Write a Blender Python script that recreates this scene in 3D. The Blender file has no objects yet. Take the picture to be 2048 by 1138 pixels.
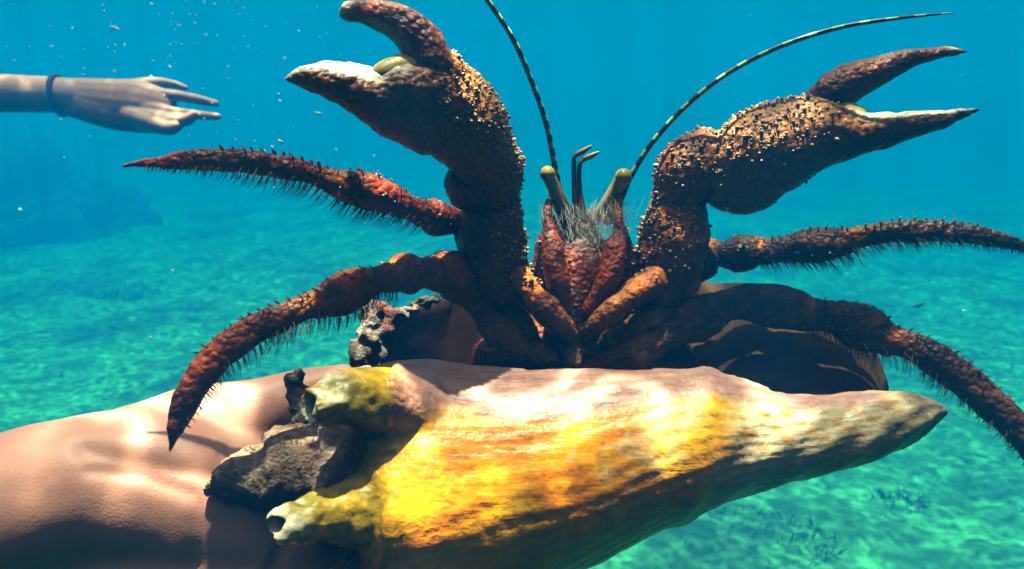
import bpy, bmesh, math, random
import numpy as np
from mathutils import Vector, Matrix

random.seed(7)
rng = np.random.default_rng(7)
sc = bpy.context.scene
C = sc.collection

# ------------------------------------------------------------------ camera
FPX = 1400.0                    # focal length in pixels of the 2048 px wide picture
PITCH = math.radians(15.0)
CAM = np.array([0.0, 0.0, 1.2])
cam_data = bpy.data.cameras.new('camera')
cam_data.sensor_width = 36.0
cam_data.lens = 36.0 * FPX / 2048.0
cam_data.clip_start = 0.01
cam_data.clip_end = 400.0
cam = bpy.data.objects.new('camera', cam_data)
cam.location = CAM
cam.rotation_euler = (math.radians(90) - PITCH, 0, 0)
C.objects.link(cam)
sc.camera = cam
cam_data.dof.use_dof = True
cam_data.dof.focus_distance = 0.27
cam_data.dof.aperture_fstop = 20.0

# ------------------------------------------------------------------ world, sun, exposure
SUN_EL, SUN_AZ = math.radians(82), math.radians(-8)       # azimuth from +Y (away from the camera), negative = towards the left
world = bpy.data.worlds.new('World')
sc.world = world
world.use_nodes = True
wn = world.node_tree.nodes
wl = world.node_tree.links
wn.clear()
sky = wn.new('ShaderNodeTexSky')
sky.sky_type = 'NISHITA'
sky.sun_disc = False
sky.sun_elevation = SUN_EL
sky.sun_rotation = SUN_AZ
sky.dust_density = 4.0
sky.air_density = 0.5
sky.ozone_density = 0.5
bg = wn.new('ShaderNodeBackground')
bg.inputs['Strength'].default_value = 0.05
wo = wn.new('ShaderNodeOutputWorld')
wl.new(sky.outputs[0], bg.inputs['Color'])
wl.new(bg.outputs[0], wo.inputs['Surface'])

sun_data = bpy.data.lights.new('sun', 'SUN')
sun_data.energy = 5.0
sun_data.angle = math.radians(0.85)
sun_data.color = (1.0, 0.80, 0.60)
sun = bpy.data.objects.new('sun', sun_data)
sdir = Vector((math.sin(SUN_AZ) * math.cos(SUN_EL), math.cos(SUN_AZ) * math.cos(SUN_EL), math.sin(SUN_EL)))
sun.rotation_euler = sdir.to_track_quat('Z', 'Y').to_euler()
sun.location = (0, 0, 6)
C.objects.link(sun)

sc.view_settings.view_transform = 'Standard'
sc.view_settings.look = 'None'
sc.view_settings.gamma = 1.0
sc.view_settings.exposure = 0.78
sc.cycles.use_denoising = True
sc.cycles.max_bounces = 8
sc.cycles.diffuse_bounces = 0
sc.cycles.volume_bounces = 2
sc.cycles.transparent_max_bounces = 12
sc.cycles.sample_clamp_indirect = 4.0

# ------------------------------------------------------------------ helpers
FWD = np.array([0, math.cos(PITCH), -math.sin(PITCH)])
UPV = np.array([0, math.sin(PITCH), math.cos(PITCH)])
RGT = np.array([1.0, 0, 0])


def P(px, py, d):
    return CAM + RGT * ((px - 1024) / FPX * d) + UPV * (-(py - 569) / FPX * d) + FWD * d


def PR(lst):
    """list of (px, py, depth m, radius px) -> world points and radii"""
    p = np.array([P(a[0], a[1], a[2]) for a in lst])
    r = np.array([a[3] * a[2] / FPX for a in lst])
    return p, r


def _hash(ix, iy, iz, seed):
    h = (ix * 374761393 + iy * 668265263 + iz * 2147483647 + seed * 1274126177) & 0xFFFFFFFF
    h = ((h ^ (h >> 13)) * 1274126177) & 0xFFFFFFFF
    return ((h ^ (h >> 16)) & 0xFFFF) / 32767.5 - 1.0


def noise(p, scale, seed=0, octaves=3):
    p = np.asarray(p, float) * scale
    out = np.zeros(len(p))
    amp, tot = 1.0, 0.0
    for o in range(octaves):
        i = np.floor(p).astype(np.int64)
        f = p - i
        f = f * f * (3 - 2 * f)
        v = np.zeros(len(p))
        for dx in (0, 1):
            for dy in (0, 1):
                for dz in (0, 1):
                    w = (f[:, 0] if dx else 1 - f[:, 0]) * (f[:, 1] if dy else 1 - f[:, 1]) * (f[:, 2] if dz else 1 - f[:, 2])
                    v += w * _hash(i[:, 0] + dx, i[:, 1] + dy, i[:, 2] + dz, seed + o * 17)
        out += amp * v
        tot += amp
        amp *= 0.5
        p = p * 2.03 + 5.7
    return out / tot


def resample(p, r, n):
    """Catmull-Rom through the points, n samples evenly spaced along the length"""
    p = np.asarray(p, float)
    q = np.hstack([p, np.asarray(r, float)[:, None]])
    e = np.vstack([2 * q[0] - q[1], q, 2 * q[-1] - q[-2]])
    out = []
    for k in range(len(q) - 1):
        a, b, c, d = e[k], e[k + 1], e[k + 2], e[k + 3]
        for t in np.linspace(0, 1, 24, endpoint=False):
            out.append(0.5 * ((2 * b) + (c - a) * t + (2 * a - 5 * b + 4 * c - d) * t * t + (3 * b - a - 3 * c + d) * t ** 3))
    out.append(q[-1])
    out = np.array(out)
    L = np.concatenate([[0], np.cumsum(np.linalg.norm(np.diff(out[:, :3], axis=0), axis=1))])
    s = np.linspace(0, L[-1], n)
    res = np.array([np.interp(s, L, out[:, k]) for k in range(4)]).T
    return res[:, :3], np.maximum(res[:, 3], 1e-5)


def frames(p, up):
    t = np.gradient(p, axis=0)
    t /= np.linalg.norm(t, axis=1)[:, None] + 1e-12
    up = np.asarray(up, float)
    u = up[None, :] - t * (t @ up)[:, None]
    u /= np.linalg.norm(u, axis=1)[:, None] + 1e-12
    v = np.cross(t, u)
    return t, u, v


def tube(p, r, n=40, seg=16, up=None, asp=1.0, round_ends=True):
    """swept ellipse: height r along up, width r*asp; closed, with rounded ends. returns verts, faces, s (0..1 along), ang"""
    p, r = resample(p, r, n)
    t, u, v = frames(p, UPV if up is None else up)
    if round_ends:
        P0, R0, T0, U0, V0 = [], [], [], [], []
        for a in (0.25, 0.6, 0.87):
            P0.append(p[0] - t[0] * r[0] * math.sqrt(1 - a * a)); R0.append(r[0] * a); T0.append(0)
        pe, re = [], []
        for a in (0.87, 0.6, 0.25):
            pe.append(p[-1] + t[-1] * r[-1] * math.sqrt(1 - a * a)); re.append(r[-1] * a)
        p2 = np.vstack([P0, p, pe]); r2 = np.concatenate([R0, r, re])
        u2 = np.vstack([[u[0]] * 3, u, [u[-1]] * 3]); v2 = np.vstack([[v[0]] * 3, v, [v[-1]] * 3])
        s2 = np.concatenate([[0] * 3, np.linspace(0, 1, n), [1] * 3])
        t2 = np.vstack([[t[0]] * 3, t, [t[-1]] * 3])
    else:
        p2, r2, u2, v2, t2, s2 = p, r, u, v, t, np.linspace(0, 1, n)
    m = len(p2)
    ang = np.linspace(0, 2 * math.pi, seg, endpoint=False)
    V = (p2[:, None, :] + r2[:, None, None] * (np.cos(ang)[None, :, None] * u2[:, None, :] + asp * np.sin(ang)[None, :, None] * v2[:, None, :])).reshape(-1, 3)
    F = []
    for i in range(m - 1):
        for j in range(seg):
            F.append((i * seg + j, i * seg + (j + 1) % seg, (i + 1) * seg + (j + 1) % seg, (i + 1) * seg + j))
    F.append(tuple(range(seg - 1, -1, -1)))
    F.append(tuple((m - 1) * seg + j for j in range(seg)))
    S = np.repeat(s2, seg)
    A = np.tile(ang, m)
    return V, F, S, A


def join(parts):
    """parts: list of (V, F, ...) ; extra arrays are concatenated too"""
    V, F, off = [], [], 0
    extra = [[] for _ in parts[0][2:]]
    for q in parts:
        V.append(np.asarray(q[0]))
        F += [tuple(i + off for i in f) for f in q[1]]
        off += len(q[0])
        for k, e in enumerate(q[2:]):
            extra[k].append(e)
    return tuple([np.vstack(V), F] + [np.concatenate(e) for e in extra])


def ball(c, r, seg=12, rings=8, squash=(1, 1, 1)):
    V, F = [], []
    for i in range(rings + 1):
        th = math.pi * i / rings
        for j in range(seg):
            ph = 2 * math.pi * j / seg
            V.append((c[0] + r * squash[0] * math.sin(th) * math.cos(ph), c[1] + r * squash[1] * math.sin(th) * math.sin(ph), c[2] + r * squash[2] * math.cos(th)))
    for i in range(rings):
        for j in range(seg):
            F.append((i * seg + j, (i + 1) * seg + j, (i + 1) * seg + (j + 1) % seg, i * seg + (j + 1) % seg))
    return np.array(V), F


def chain(lst, n=None, seg=16, asp=1.0):
    p, r = PR(lst)
    return tube(p, r, n or max(10, 8 * len(lst)), seg, asp=asp)


def fuse(parts, voxel, smooth=6):
    """voxel-merge closed shapes into one continuous surface, then relax it"""
    V, F = join([q[:2] for q in parts])[:2]
    me = bpy.data.meshes.new('tmp')
    me.from_pydata(V.tolist(), [], F)
    ob = bpy.data.objects.new('tmp', me)
    C.objects.link(ob)
    m = ob.modifiers.new('r', 'REMESH')
    m.mode = 'VOXEL'
    m.voxel_size = voxel
    m2 = ob.modifiers.new('s', 'SMOOTH')
    m2.factor = 0.5
    m2.iterations = smooth
    dg = bpy.context.evaluated_depsgraph_get()
    ev = ob.evaluated_get(dg)
    em = ev.to_mesh()
    n = len(em.vertices)
    W = np.empty(n * 3)
    em.vertices.foreach_get('co', W)
    W = W.reshape(-1, 3)
    G = [tuple(pl.vertices) for pl in em.polygons]
    ev.to_mesh_clear()
    bpy.data.objects.remove(ob)
    bpy.data.meshes.remove(me)
    return W, G


def normals(V, F):
    V = np.asarray(V)
    N = np.zeros_like(V)
    fa = np.array([(f[0], f[1], f[2], f[3] if len(f) > 3 else f[2]) for f in F])
    n = np.cross(V[fa[:, 2]] - V[fa[:, 0]], V[fa[:, 3]] - V[fa[:, 1]])
    tri = fa[:, 2] == fa[:, 3]
    if tri.any():
        n[tri] = np.cross(V[fa[tri, 1]] - V[fa[tri, 0]], V[fa[tri, 2]] - V[fa[tri, 0]])
    for k in range(4):
        np.add.at(N, fa[:, k], n)
    N /= np.linalg.norm(N, axis=1)[:, None] + 1e-15
    return N


def mk(name, V, F, mat, parent=None, col=None, smooth=True, loc=None):
    """one mesh object; top-level ones get their origin at loc (default: middle of the base), children share the parent's origin"""
    V = np.asarray(V, float)
    if parent is not None:
        L = ORIG[parent.name]
    else:
        L = np.array(loc) if loc is not None else np.array([V[:, 0].mean(), V[:, 1].mean(), V[:, 2].min()])
    me = bpy.data.meshes.new(name)
    me.from_pydata((V - L).tolist(), [], F)
    if smooth:
        me.polygons.foreach_set('use_smooth', [True] * len(me.polygons))
    if col is not None:
        a = me.color_attributes.new('Col', 'FLOAT_COLOR', 'POINT')
        c = np.ones((len(V), 4))
        c[:, :3] = col
        a.data.foreach_set('color', c.ravel())
    me.update()
    o = bpy.data.objects.new(name, me)
    C.objects.link(o)
    ml = mat if isinstance(mat, (list, tuple)) else [mat]
    for x in ml:
        me.materials.append(x)
    ORIG[o.name] = L
    if parent is not None:
        o.parent = parent
    else:
        o.location = L
    return o


ORIG = {}


def tag(o, label=None, cat=None, group=None, kind=None):
    if label: o['label'] = label
    if cat: o['category'] = cat
    if group: o['group'] = group
    if kind: o['kind'] = kind
    return o


def lerp(a, b, t):
    t = np.clip(np.asarray(t, float), 0, 1)
    if t.ndim:
        t = t[:, None]
    return np.asarray(a) * (1 - t) + np.asarray(b) * t


def sstep(a, b, x):
    t = np.clip((np.asarray(x, float) - a) / (b - a), 0, 1)
    return t * t * (3 - 2 * t)


# ------------------------------------------------------------------ materials
def mat(name, base=None, attr=True, rough=0.5, spec=0.4, var=0.35, var_scale=400, bump=0.3, bump_scale=900, bump_dist=0.0006, sss=0.0, tint=None, voro=None, lines=None):
    m = bpy.data.materials.new(name)
    m.use_nodes = True
    nt = m.node_tree
    N, L = nt.nodes, nt.links
    b = N['Principled BSDF']
    b.inputs['Roughness'].default_value = rough
    b.inputs['Specular IOR Level'].default_value = spec
    tc = N.new('ShaderNodeTexCoord')
    if attr:
        at = N.new('ShaderNodeAttribute')
        at.attribute_name = 'Col'
        src = at.outputs['Color']
    else:
        rgb = N.new('ShaderNodeRGB')
        rgb.outputs[0].default_value = (*base, 1)
        src = rgb.outputs[0]
    n1 = N.new('ShaderNodeTexNoise')
    n1.inputs['Scale'].default_value = var_scale
    n1.inputs['Detail'].default_value = 6
    n1.inputs['Roughness'].default_value = 0.65
    L.new(tc.outputs['Object'], n1.inputs['Vector'])
    mr = N.new('ShaderNodeMapRange')
    mr.inputs['From Min'].default_value = 0.3
    mr.inputs['From Max'].default_value = 0.7
    mr.inputs['To Min'].default_value = 1 - var
    mr.inputs['To Max'].default_value = 1 + var
    L.new(n1.outputs['Fac'], mr.inputs['Value'])
    mx = N.new('ShaderNodeMix')
    mx.data_type = 'RGBA'
    mx.blend_type = 'MULTIPLY'
    mx.inputs[0].default_value = 1.0
    L.new(src, mx.inputs[6])
    L.new(mr.outputs[0], mx.inputs[7])
    out = mx.outputs[2]
    if tint:                       # second, larger pigment patches: (colour, scale, lo, hi)
        n2 = N.new('ShaderNodeTexNoise')
        n2.inputs['Scale'].default_value = tint[1]
        n2.inputs['Detail'].default_value = 5
        L.new(tc.outputs['Object'], n2.inputs['Vector'])
        m2 = N.new('ShaderNodeMapRange')
        m2.inputs['From Min'].default_value = tint[2]
        m2.inputs['From Max'].default_value = tint[3]
        L.new(n2.outputs['Fac'], m2.inputs['Value'])
        mx2 = N.new('ShaderNodeMix')
        mx2.data_type = 'RGBA'
        L.new(m2.outputs[0], mx2.inputs[0])
        L.new(out, mx2.inputs[6])
        mx2.inputs[7].default_value = (*tint[0], 1)
        out = mx2.outputs[2]
    lh = None
    if lines:                      # fine growth lines: two sets of stretched streaks that cross
        for sc3, rot, lo in lines:
            mp = N.new('ShaderNodeMapping')
            mp.inputs['Scale'].default_value = sc3
            mp.inputs['Rotation'].default_value = rot
            L.new(tc.outputs['Object'], mp.inputs['Vector'])
            ns = N.new('ShaderNodeTexNoise')
            ns.inputs['Scale'].default_value = 1.0
            ns.inputs['Detail'].default_value = 4
            ns.inputs['Roughness'].default_value = 0.6
            L.new(mp.outputs[0], ns.inputs['Vector'])
            rr = N.new('ShaderNodeMapRange')
            rr.inputs['From Min'].default_value = 0.36
            rr.inputs['From Max'].default_value = 0.6
            rr.inputs['To Min'].default_value = lo
            rr.inputs['To Max'].default_value = 1.1
            L.new(ns.outputs['Fac'], rr.inputs['Value'])
            m3 = N.new('ShaderNodeMix')
            m3.data_type = 'RGBA'
            m3.blend_type = 'MULTIPLY'
            m3.inputs[0].default_value = 1.0
            L.new(out, m3.inputs[6])
            L.new(rr.outputs[0], m3.inputs[7])
            out = m3.outputs[2]
            if lh is None:
                lh = ns.outputs['Fac']
            else:
                sm = N.new('ShaderNodeMath')
                L.new(lh, sm.inputs[0]); L.new(ns.outputs['Fac'], sm.inputs[1])
                lh = sm.outputs[0]
    L.new(out, b.inputs['Base Color'])
    nb = N.new('ShaderNodeTexNoise')
    nb.inputs['Scale'].default_value = bump_scale
    nb.inputs['Detail'].default_value = 5
    L.new(tc.outputs['Object'], nb.inputs['Vector'])
    bp = N.new('ShaderNodeBump')
    bp.inputs['Strength'].default_value = bump
    bp.inputs['Distance'].default_value = bump_dist
    h = nb.outputs['Fac']
    if voro:
        vo = N.new('ShaderNodeTexVoronoi')
        vo.inputs['Scale'].default_value = voro
        L.new(tc.outputs['Object'], vo.inputs['Vector'])
        ad = N.new('ShaderNodeMath')
        ad.operation = 'SUBTRACT'
        L.new(h, ad.inputs[0])
        L.new(vo.outputs['Distance'], ad.inputs[1])
        h = ad.outputs[0]
    if lh is not None:
        sm = N.new('ShaderNodeMath')
        L.new(h, sm.inputs[0]); L.new(lh, sm.inputs[1])
        h = sm.outputs[0]
    L.new(h, bp.inputs['Height'])
    L.new(bp.outputs[0], b.inputs['Normal'])
    if sss:
        b.inputs['Subsurface Weight'].default_value = sss
        b.inputs['Subsurface Radius'].default_value = (0.006, 0.0025, 0.0015)
        b.inputs['Subsurface Scale'].default_value = 0.6
    return m


M_CHITIN = mat('crab_chitin', rough=0.36, spec=0.22, var=0.6, var_scale=260, bump=0.7, bump_scale=700, voro=420, bump_dist=0.0012)
M_TUB = mat('crab_tubercle', rough=0.3, spec=0.3, var=0.35, var_scale=500, bump=0.1)
M_HAIR = mat('crab_bristle', attr=False, base=(0.10, 0.055, 0.022), rough=0.6, var=0.4, bump=0.0)
M_SPIKE = mat('crab_spike', attr=False, base=(0.045, 0.018, 0.008), rough=0.5, var=0.4, bump=0.0)
M_EYE = mat('crab_eye', rough=0.2, spec=0.6, var=0.1, bump=0.0)
M_FEELER = mat('crab_feeler', rough=0.4, var=0.2, bump=0.0)
M_MEMB = mat('joint_membrane', attr=False, base=(0.55, 0.40, 0.10), rough=0.35, var=0.35, var_scale=250, bump=0.25)
M_SHELL = mat('conch_shell', rough=0.36, spec=0.3, var=0.18, var_scale=330, bump=0.4, bump_scale=420, bump_dist=0.001,
              lines=[((45, 330, 330), (0, 0.12, 0), 0.66), ((150, 30, 45), (0, -0.45, 0.2), 0.84)])
M_CRUST = mat('shell_crust', rough=0.85, spec=0.2, var=0.45, var_scale=420, bump=0.8, bump_scale=900, bump_dist=0.002)
M_SKIN = mat('skin', rough=0.48, spec=0.35, var=0.10, var_scale=90, bump=0.14, bump_scale=500, bump_dist=0.0005, sss=0.15, voro=1300)
M_BAND = mat('wristband_cord', attr=False, base=(0.012, 0.016, 0.07), rough=0.7, var=0.3, bump=0.5, bump_scale=900)
M_SPECK = mat('marine_snow', attr=False, base=(0.75, 0.76, 0.72), rough=0.8, var=0.1, bump=0.0)
M_REEF = mat('reef_rock', attr=False, base=(0.07, 0.075, 0.05), rough=0.9, spec=0.1, var=0.6, var_scale=5, bump=0.8, bump_scale=14, bump_dist=0.05)
M_WEED = mat('sea_weed', attr=False, base=(0.05, 0.075, 0.025), rough=0.7, spec=0.2, var=0.5, var_scale=12, bump=0.0)
M_FISH = mat('fish_scales', attr=False, base=(0.06, 0.08, 0.08), rough=0.4, var=0.3, bump=0.0)

# ------------------------------------------------------------------ seabed
def seabed():
    t = np.linspace(-1, 1, 361)
    ax = 55 * np.sign(t) * (0.07 * np.abs(t) + 0.93 * np.abs(t) ** 3.4)
    X, Y = np.meshgrid(ax, ax + 3.0)
    n = len(ax)
    V = np.stack([X.ravel(), Y.ravel(), np.zeros(n * n)], 1)
    q = V.copy()
    V[:, 2] = 0.10 * noise(q, 0.55, 3, 3) + 0.05 * noise(q, 1.9, 4, 3) + 0.016 * noise(q, 6.0, 9, 3)
    V[:, 2] += 0.010 * np.sin(q[:, 0] * 9 + q[:, 1] * 17 + 3.5 * noise(q, 1.3, 6, 2)) * sstep(-0.3, 0.4, noise(q, 0.6, 8, 2))
    F = [(i * n + j, i * n + j + 1, (i + 1) * n + j + 1, (i + 1) * n + j) for i in range(n - 1) for j in range(n - 1)]
    m = bpy.data.materials.new('sand')
    m.use_nodes = True
    N, L = m.node_tree.nodes, m.node_tree.links
    b = N['Principled BSDF']
    b.inputs['Roughness'].default_value = 0.9
    b.inputs['Specular IOR Level'].default_value = 0.1
    tc = N.new('ShaderNodeTexCoord')
    n1 = N.new('ShaderNodeTexNoise'); n1.inputs['Scale'].default_value = 1.3; n1.inputs['Detail'].default_value = 8; n1.inputs['Roughness'].default_value = 0.52
    n2 = N.new('ShaderNodeTexNoise'); n2.inputs['Scale'].default_value = 60; n2.inputs['Detail'].default_value = 6
    L.new(tc.outputs['Object'], n1.inputs['Vector']); L.new(tc.outputs['Object'], n2.inputs['Vector'])
    cr = N.new('ShaderNodeValToRGB')
    cr.color_ramp.elements[0].position = 0.36; cr.color_ramp.elements[0].color = (0.06, 0.13, 0.06, 1)
    cr.color_ramp.elements[1].position = 0.52; cr.color_ramp.elements[1].color = (0.12, 0.32, 0.155, 1)
    L.new(n1.outputs['Fac'], cr.inputs[0])
    mr = N.new('ShaderNodeMapRange'); mr.inputs['From Min'].default_value = 0.3; mr.inputs['From Max'].default_value = 0.7
    mr.inputs['To Min'].default_value = 0.7; mr.inputs['To Max'].default_value = 1.2
    L.new(n2.outputs['Fac'], mr.inputs['Value'])
    mx = N.new('ShaderNodeMix'); mx.data_type = 'RGBA'; mx.blend_type = 'MULTIPLY'; mx.inputs[0].default_value = 1
    L.new(cr.outputs[0], mx.inputs[6]); L.new(mr.outputs[0], mx.inputs[7]); L.new(mx.outputs[2], b.inputs['Base Color'])
    bp = N.new('ShaderNodeBump'); bp.inputs['Strength'].default_value = 0.3; bp.inputs['Distance'].default_value = 0.015
    L.new(n2.outputs['Fac'], bp.inputs['Height']); L.new(bp.outputs[0], b.inputs['Normal'])
    o = mk('seabed', V, F, m, loc=(0, 3, 0))
    tag(o, 'pale rippled sand seabed with darker weedy patches', 'seabed', kind='structure')


seabed()

HAZE_TOP = CAM[2] + 0.32


def water():
    # the rippled sea surface seen from below: it mirrors at shallow angles and a caustic light net painted into its transparency colour brightens the sun below
    n = 121
    t = np.linspace(-1, 1, n)
    ax = 60 * np.sign(t) * np.abs(t) ** 2.2
    X, Y = np.meshgrid(ax, ax + 3)
    V = np.stack([X.ravel(), Y.ravel(), np.full(n * n, HAZE_TOP + 0.06)], 1)
    V[:, 2] += 0.02 * noise(V * [1, 1, 0], 1.1, 21, 2)
    F = [(i * n + j, i * n + j + 1, (i + 1) * n + j + 1, (i + 1) * n + j) for i in range(n - 1) for j in range(n - 1)]
    m = bpy.data.materials.new('rippled_water_surface')
    m.use_nodes = True
    N, L = m.node_tree.nodes, m.node_tree.links
    N.clear()
    geo = N.new('ShaderNodeNewGeometry')
    def layer(scale, width, warp, seed):
        mp = N.new('ShaderNodeMapping'); mp.inputs['Location'].default_value = (seed * 3.7, seed * 1.3, 0)
        mp.inputs['Rotation'].default_value = (0, 0, 0.5 + seed)
        mp.inputs['Scale'].default_value = (0.85, 1.1, 0)
        L.new(geo.outputs['Position'], mp.inputs['Vector'])
        ns = N.new('ShaderNodeTexNoise'); ns.inputs['Scale'].default_value = scale * 0.9; ns.inputs['Detail'].default_value = 2
        L.new(mp.outputs[0], ns.inputs['Vector'])
        sb = N.new('ShaderNodeVectorMath'); sb.operation = 'SUBTRACT'; sb.inputs[1].default_value = (0.5, 0.5, 0.5)
        L.new(ns.outputs['Color'], sb.inputs[0])
        sl = N.new('ShaderNodeVectorMath'); sl.operation = 'SCALE'; sl.inputs['Scale'].default_value = warp / scale
        L.new(sb.outputs[0], sl.inputs[0])
        ad = N.new('ShaderNodeVectorMath'); ad.operation = 'ADD'
        L.new(mp.outputs[0], ad.inputs[0]); L.new(sl.outputs[0], ad.inputs[1])
        vo = N.new('ShaderNodeTexVoronoi'); vo.feature = 'DISTANCE_TO_EDGE'; vo.voronoi_dimensions = '2D'; vo.inputs['Scale'].default_value = scale
        L.new(ad.outputs[0], vo.inputs['Vector'])
        dv = N.new('ShaderNodeMath'); dv.operation = 'DIVIDE'; dv.inputs[1].default_value = -width
        L.new(vo.outputs['Distance'], dv.inputs[0])
        ex = N.new('ShaderNodeMath'); ex.operation = 'EXPONENT'
        L.new(dv.outputs[0], ex.inputs[0])
        return ex.outputs[0]
    a = layer(19.0, 0.05, 2.8, 0.3)
    b = layer(4.5, 0.05, 2.6, 1.9)
    s1 = N.new('ShaderNodeMath'); s1.operation = 'MULTIPLY_ADD'; s1.inputs[1].default_value = 4.6; s1.inputs[2].default_value = 0.60
    mk_n = N.new('ShaderNodeTexNoise'); mk_n.inputs['Scale'].default_value = 9.0; mk_n.inputs['Detail'].default_value = 2
    L.new(geo.outputs['Position'], mk_n.inputs['Vector'])
    mk_r = N.new('ShaderNodeMapRange'); mk_r.inputs['From Min'].default_value = 0.36; mk_r.inputs['From Max'].default_value = 0.62
    mk_r.inputs['To Min'].default_value = 0.12; mk_r.inputs['To Max'].default_value = 1.45
    L.new(mk_n.outputs['Fac'], mk_r.inputs['Value'])
    mk_m = N.new('ShaderNodeMath'); mk_m.operation = 'MULTIPLY'
    L.new(a, mk_m.inputs[0]); L.new(mk_r.outputs[0], mk_m.inputs[1])
    L.new(mk_m.outputs[0], s1.inputs[0])
    s2 = N.new('ShaderNodeMath'); s2.operation = 'MULTIPLY_ADD'; s2.inputs[1].default_value = 0.9
    L.new(b, s2.inputs[0]); L.new(s1.outputs[0], s2.inputs[2])
    tr = N.new('ShaderNodeBsdfTransparent')
    cb = N.new('ShaderNodeCombineColor')
    for k in range(3): L.new(s2.outputs[0], cb.inputs[k])
    L.new(cb.outputs[0], tr.inputs['Color'])
    gl = N.new('ShaderNodeBsdfGlossy'); gl.inputs['Roughness'].default_value = 0.15; gl.inputs['Color'].default_value = (0.95, 0.95, 0.95, 1)
    fr = N.new('ShaderNodeFresnel'); fr.inputs['IOR'].default_value = 1.33
    mx = N.new('ShaderNodeMixShader')
    L.new(fr.outputs[0], mx.inputs[0]); L.new(tr.outputs[0], mx.inputs[1]); L.new(gl.outputs[0], mx.inputs[2])
    out = N.new('ShaderNodeOutputMaterial')
    L.new(mx.outputs[0], out.inputs['Surface'])
    o = mk('water_surface', V, F, m, loc=(0, 3, HAZE_TOP + 0.06))
    tag(o, 'rippled sea surface overhead seen from below', 'water', kind='structure')


water()


def haze():
    x, y0, y1, z0, z1 = 58, -50, 56, -1.6, HAZE_TOP
    V = [(a, b, c) for a in (-x, x) for b in (y0, y1) for c in (z0, z1)]
    F = [(0, 1, 3, 2), (4, 6, 7, 5), (0, 4, 5, 1), (2, 3, 7, 6), (0, 2, 6, 4), (1, 5, 7, 3)]
    m = bpy.data.materials.new('sea_water_haze')
    m.use_nodes = True
    N, L = m.node_tree.nodes, m.node_tree.links
    N.clear()
    pv = N.new('ShaderNodeVolumePrincipled')
    pv.inputs['Density'].default_value = 0.65
    pv.inputs['Color'].default_value = (0.0, 0.101, 0.325, 1)
    pv.inputs['Absorption Color'].default_value = (0.0, 0.475, 0.40, 1)
    pv.inputs['Anisotropy'].default_value = 0.1
    out = N.new('ShaderNodeOutputMaterial')
    L.new(pv.outputs[0], out.inputs['Volume'])
    o = mk('haze', V, F, m, smooth=False, loc=(0, 3, -1.6))
    tag(o, 'blue green sea water filling the view', 'water', kind='stuff')


haze()

def px_of(V):
    d = (V - CAM) @ FWD
    return 1024 + (V - CAM) @ RGT / d * FPX, 569 - (V - CAM) @ UPV / d * FPX


# ------------------------------------------------------------------ the conch shell
ST = [  # x, y of near rim, y of underside, axis depth, depth radius factor
    (690, 790, 1090, 0.262, 0.85), (722, 745, 1190, 0.262, 0.92), (765, 722, 1255, 0.263, 0.95), (830, 716, 1262, 0.264, 0.95), (900, 722, 1236, 0.264, 0.95),
    (1050, 735, 1186, 0.265, 0.95), (1180, 736, 1134, 0.266, 0.95), (1300, 735, 1072, 0.267, 0.95),
    (1415, 738, 1024, 0.268, 0.95), (1492, 757, 993, 0.268, 0.95), (1585, 783, 967, 0.268, 0.95), (1635, 785, 954, 0.268, 0.95), (1704, 784, 935, 0.268, 0.95), (1762, 779, 917, 0.268, 0.95),
    (1820, 778, 888, 0.268, 0.95), (1862, 792, 858, 0.268, 0.9), (1898, 817, 826, 0.268, 0.9)]


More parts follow.
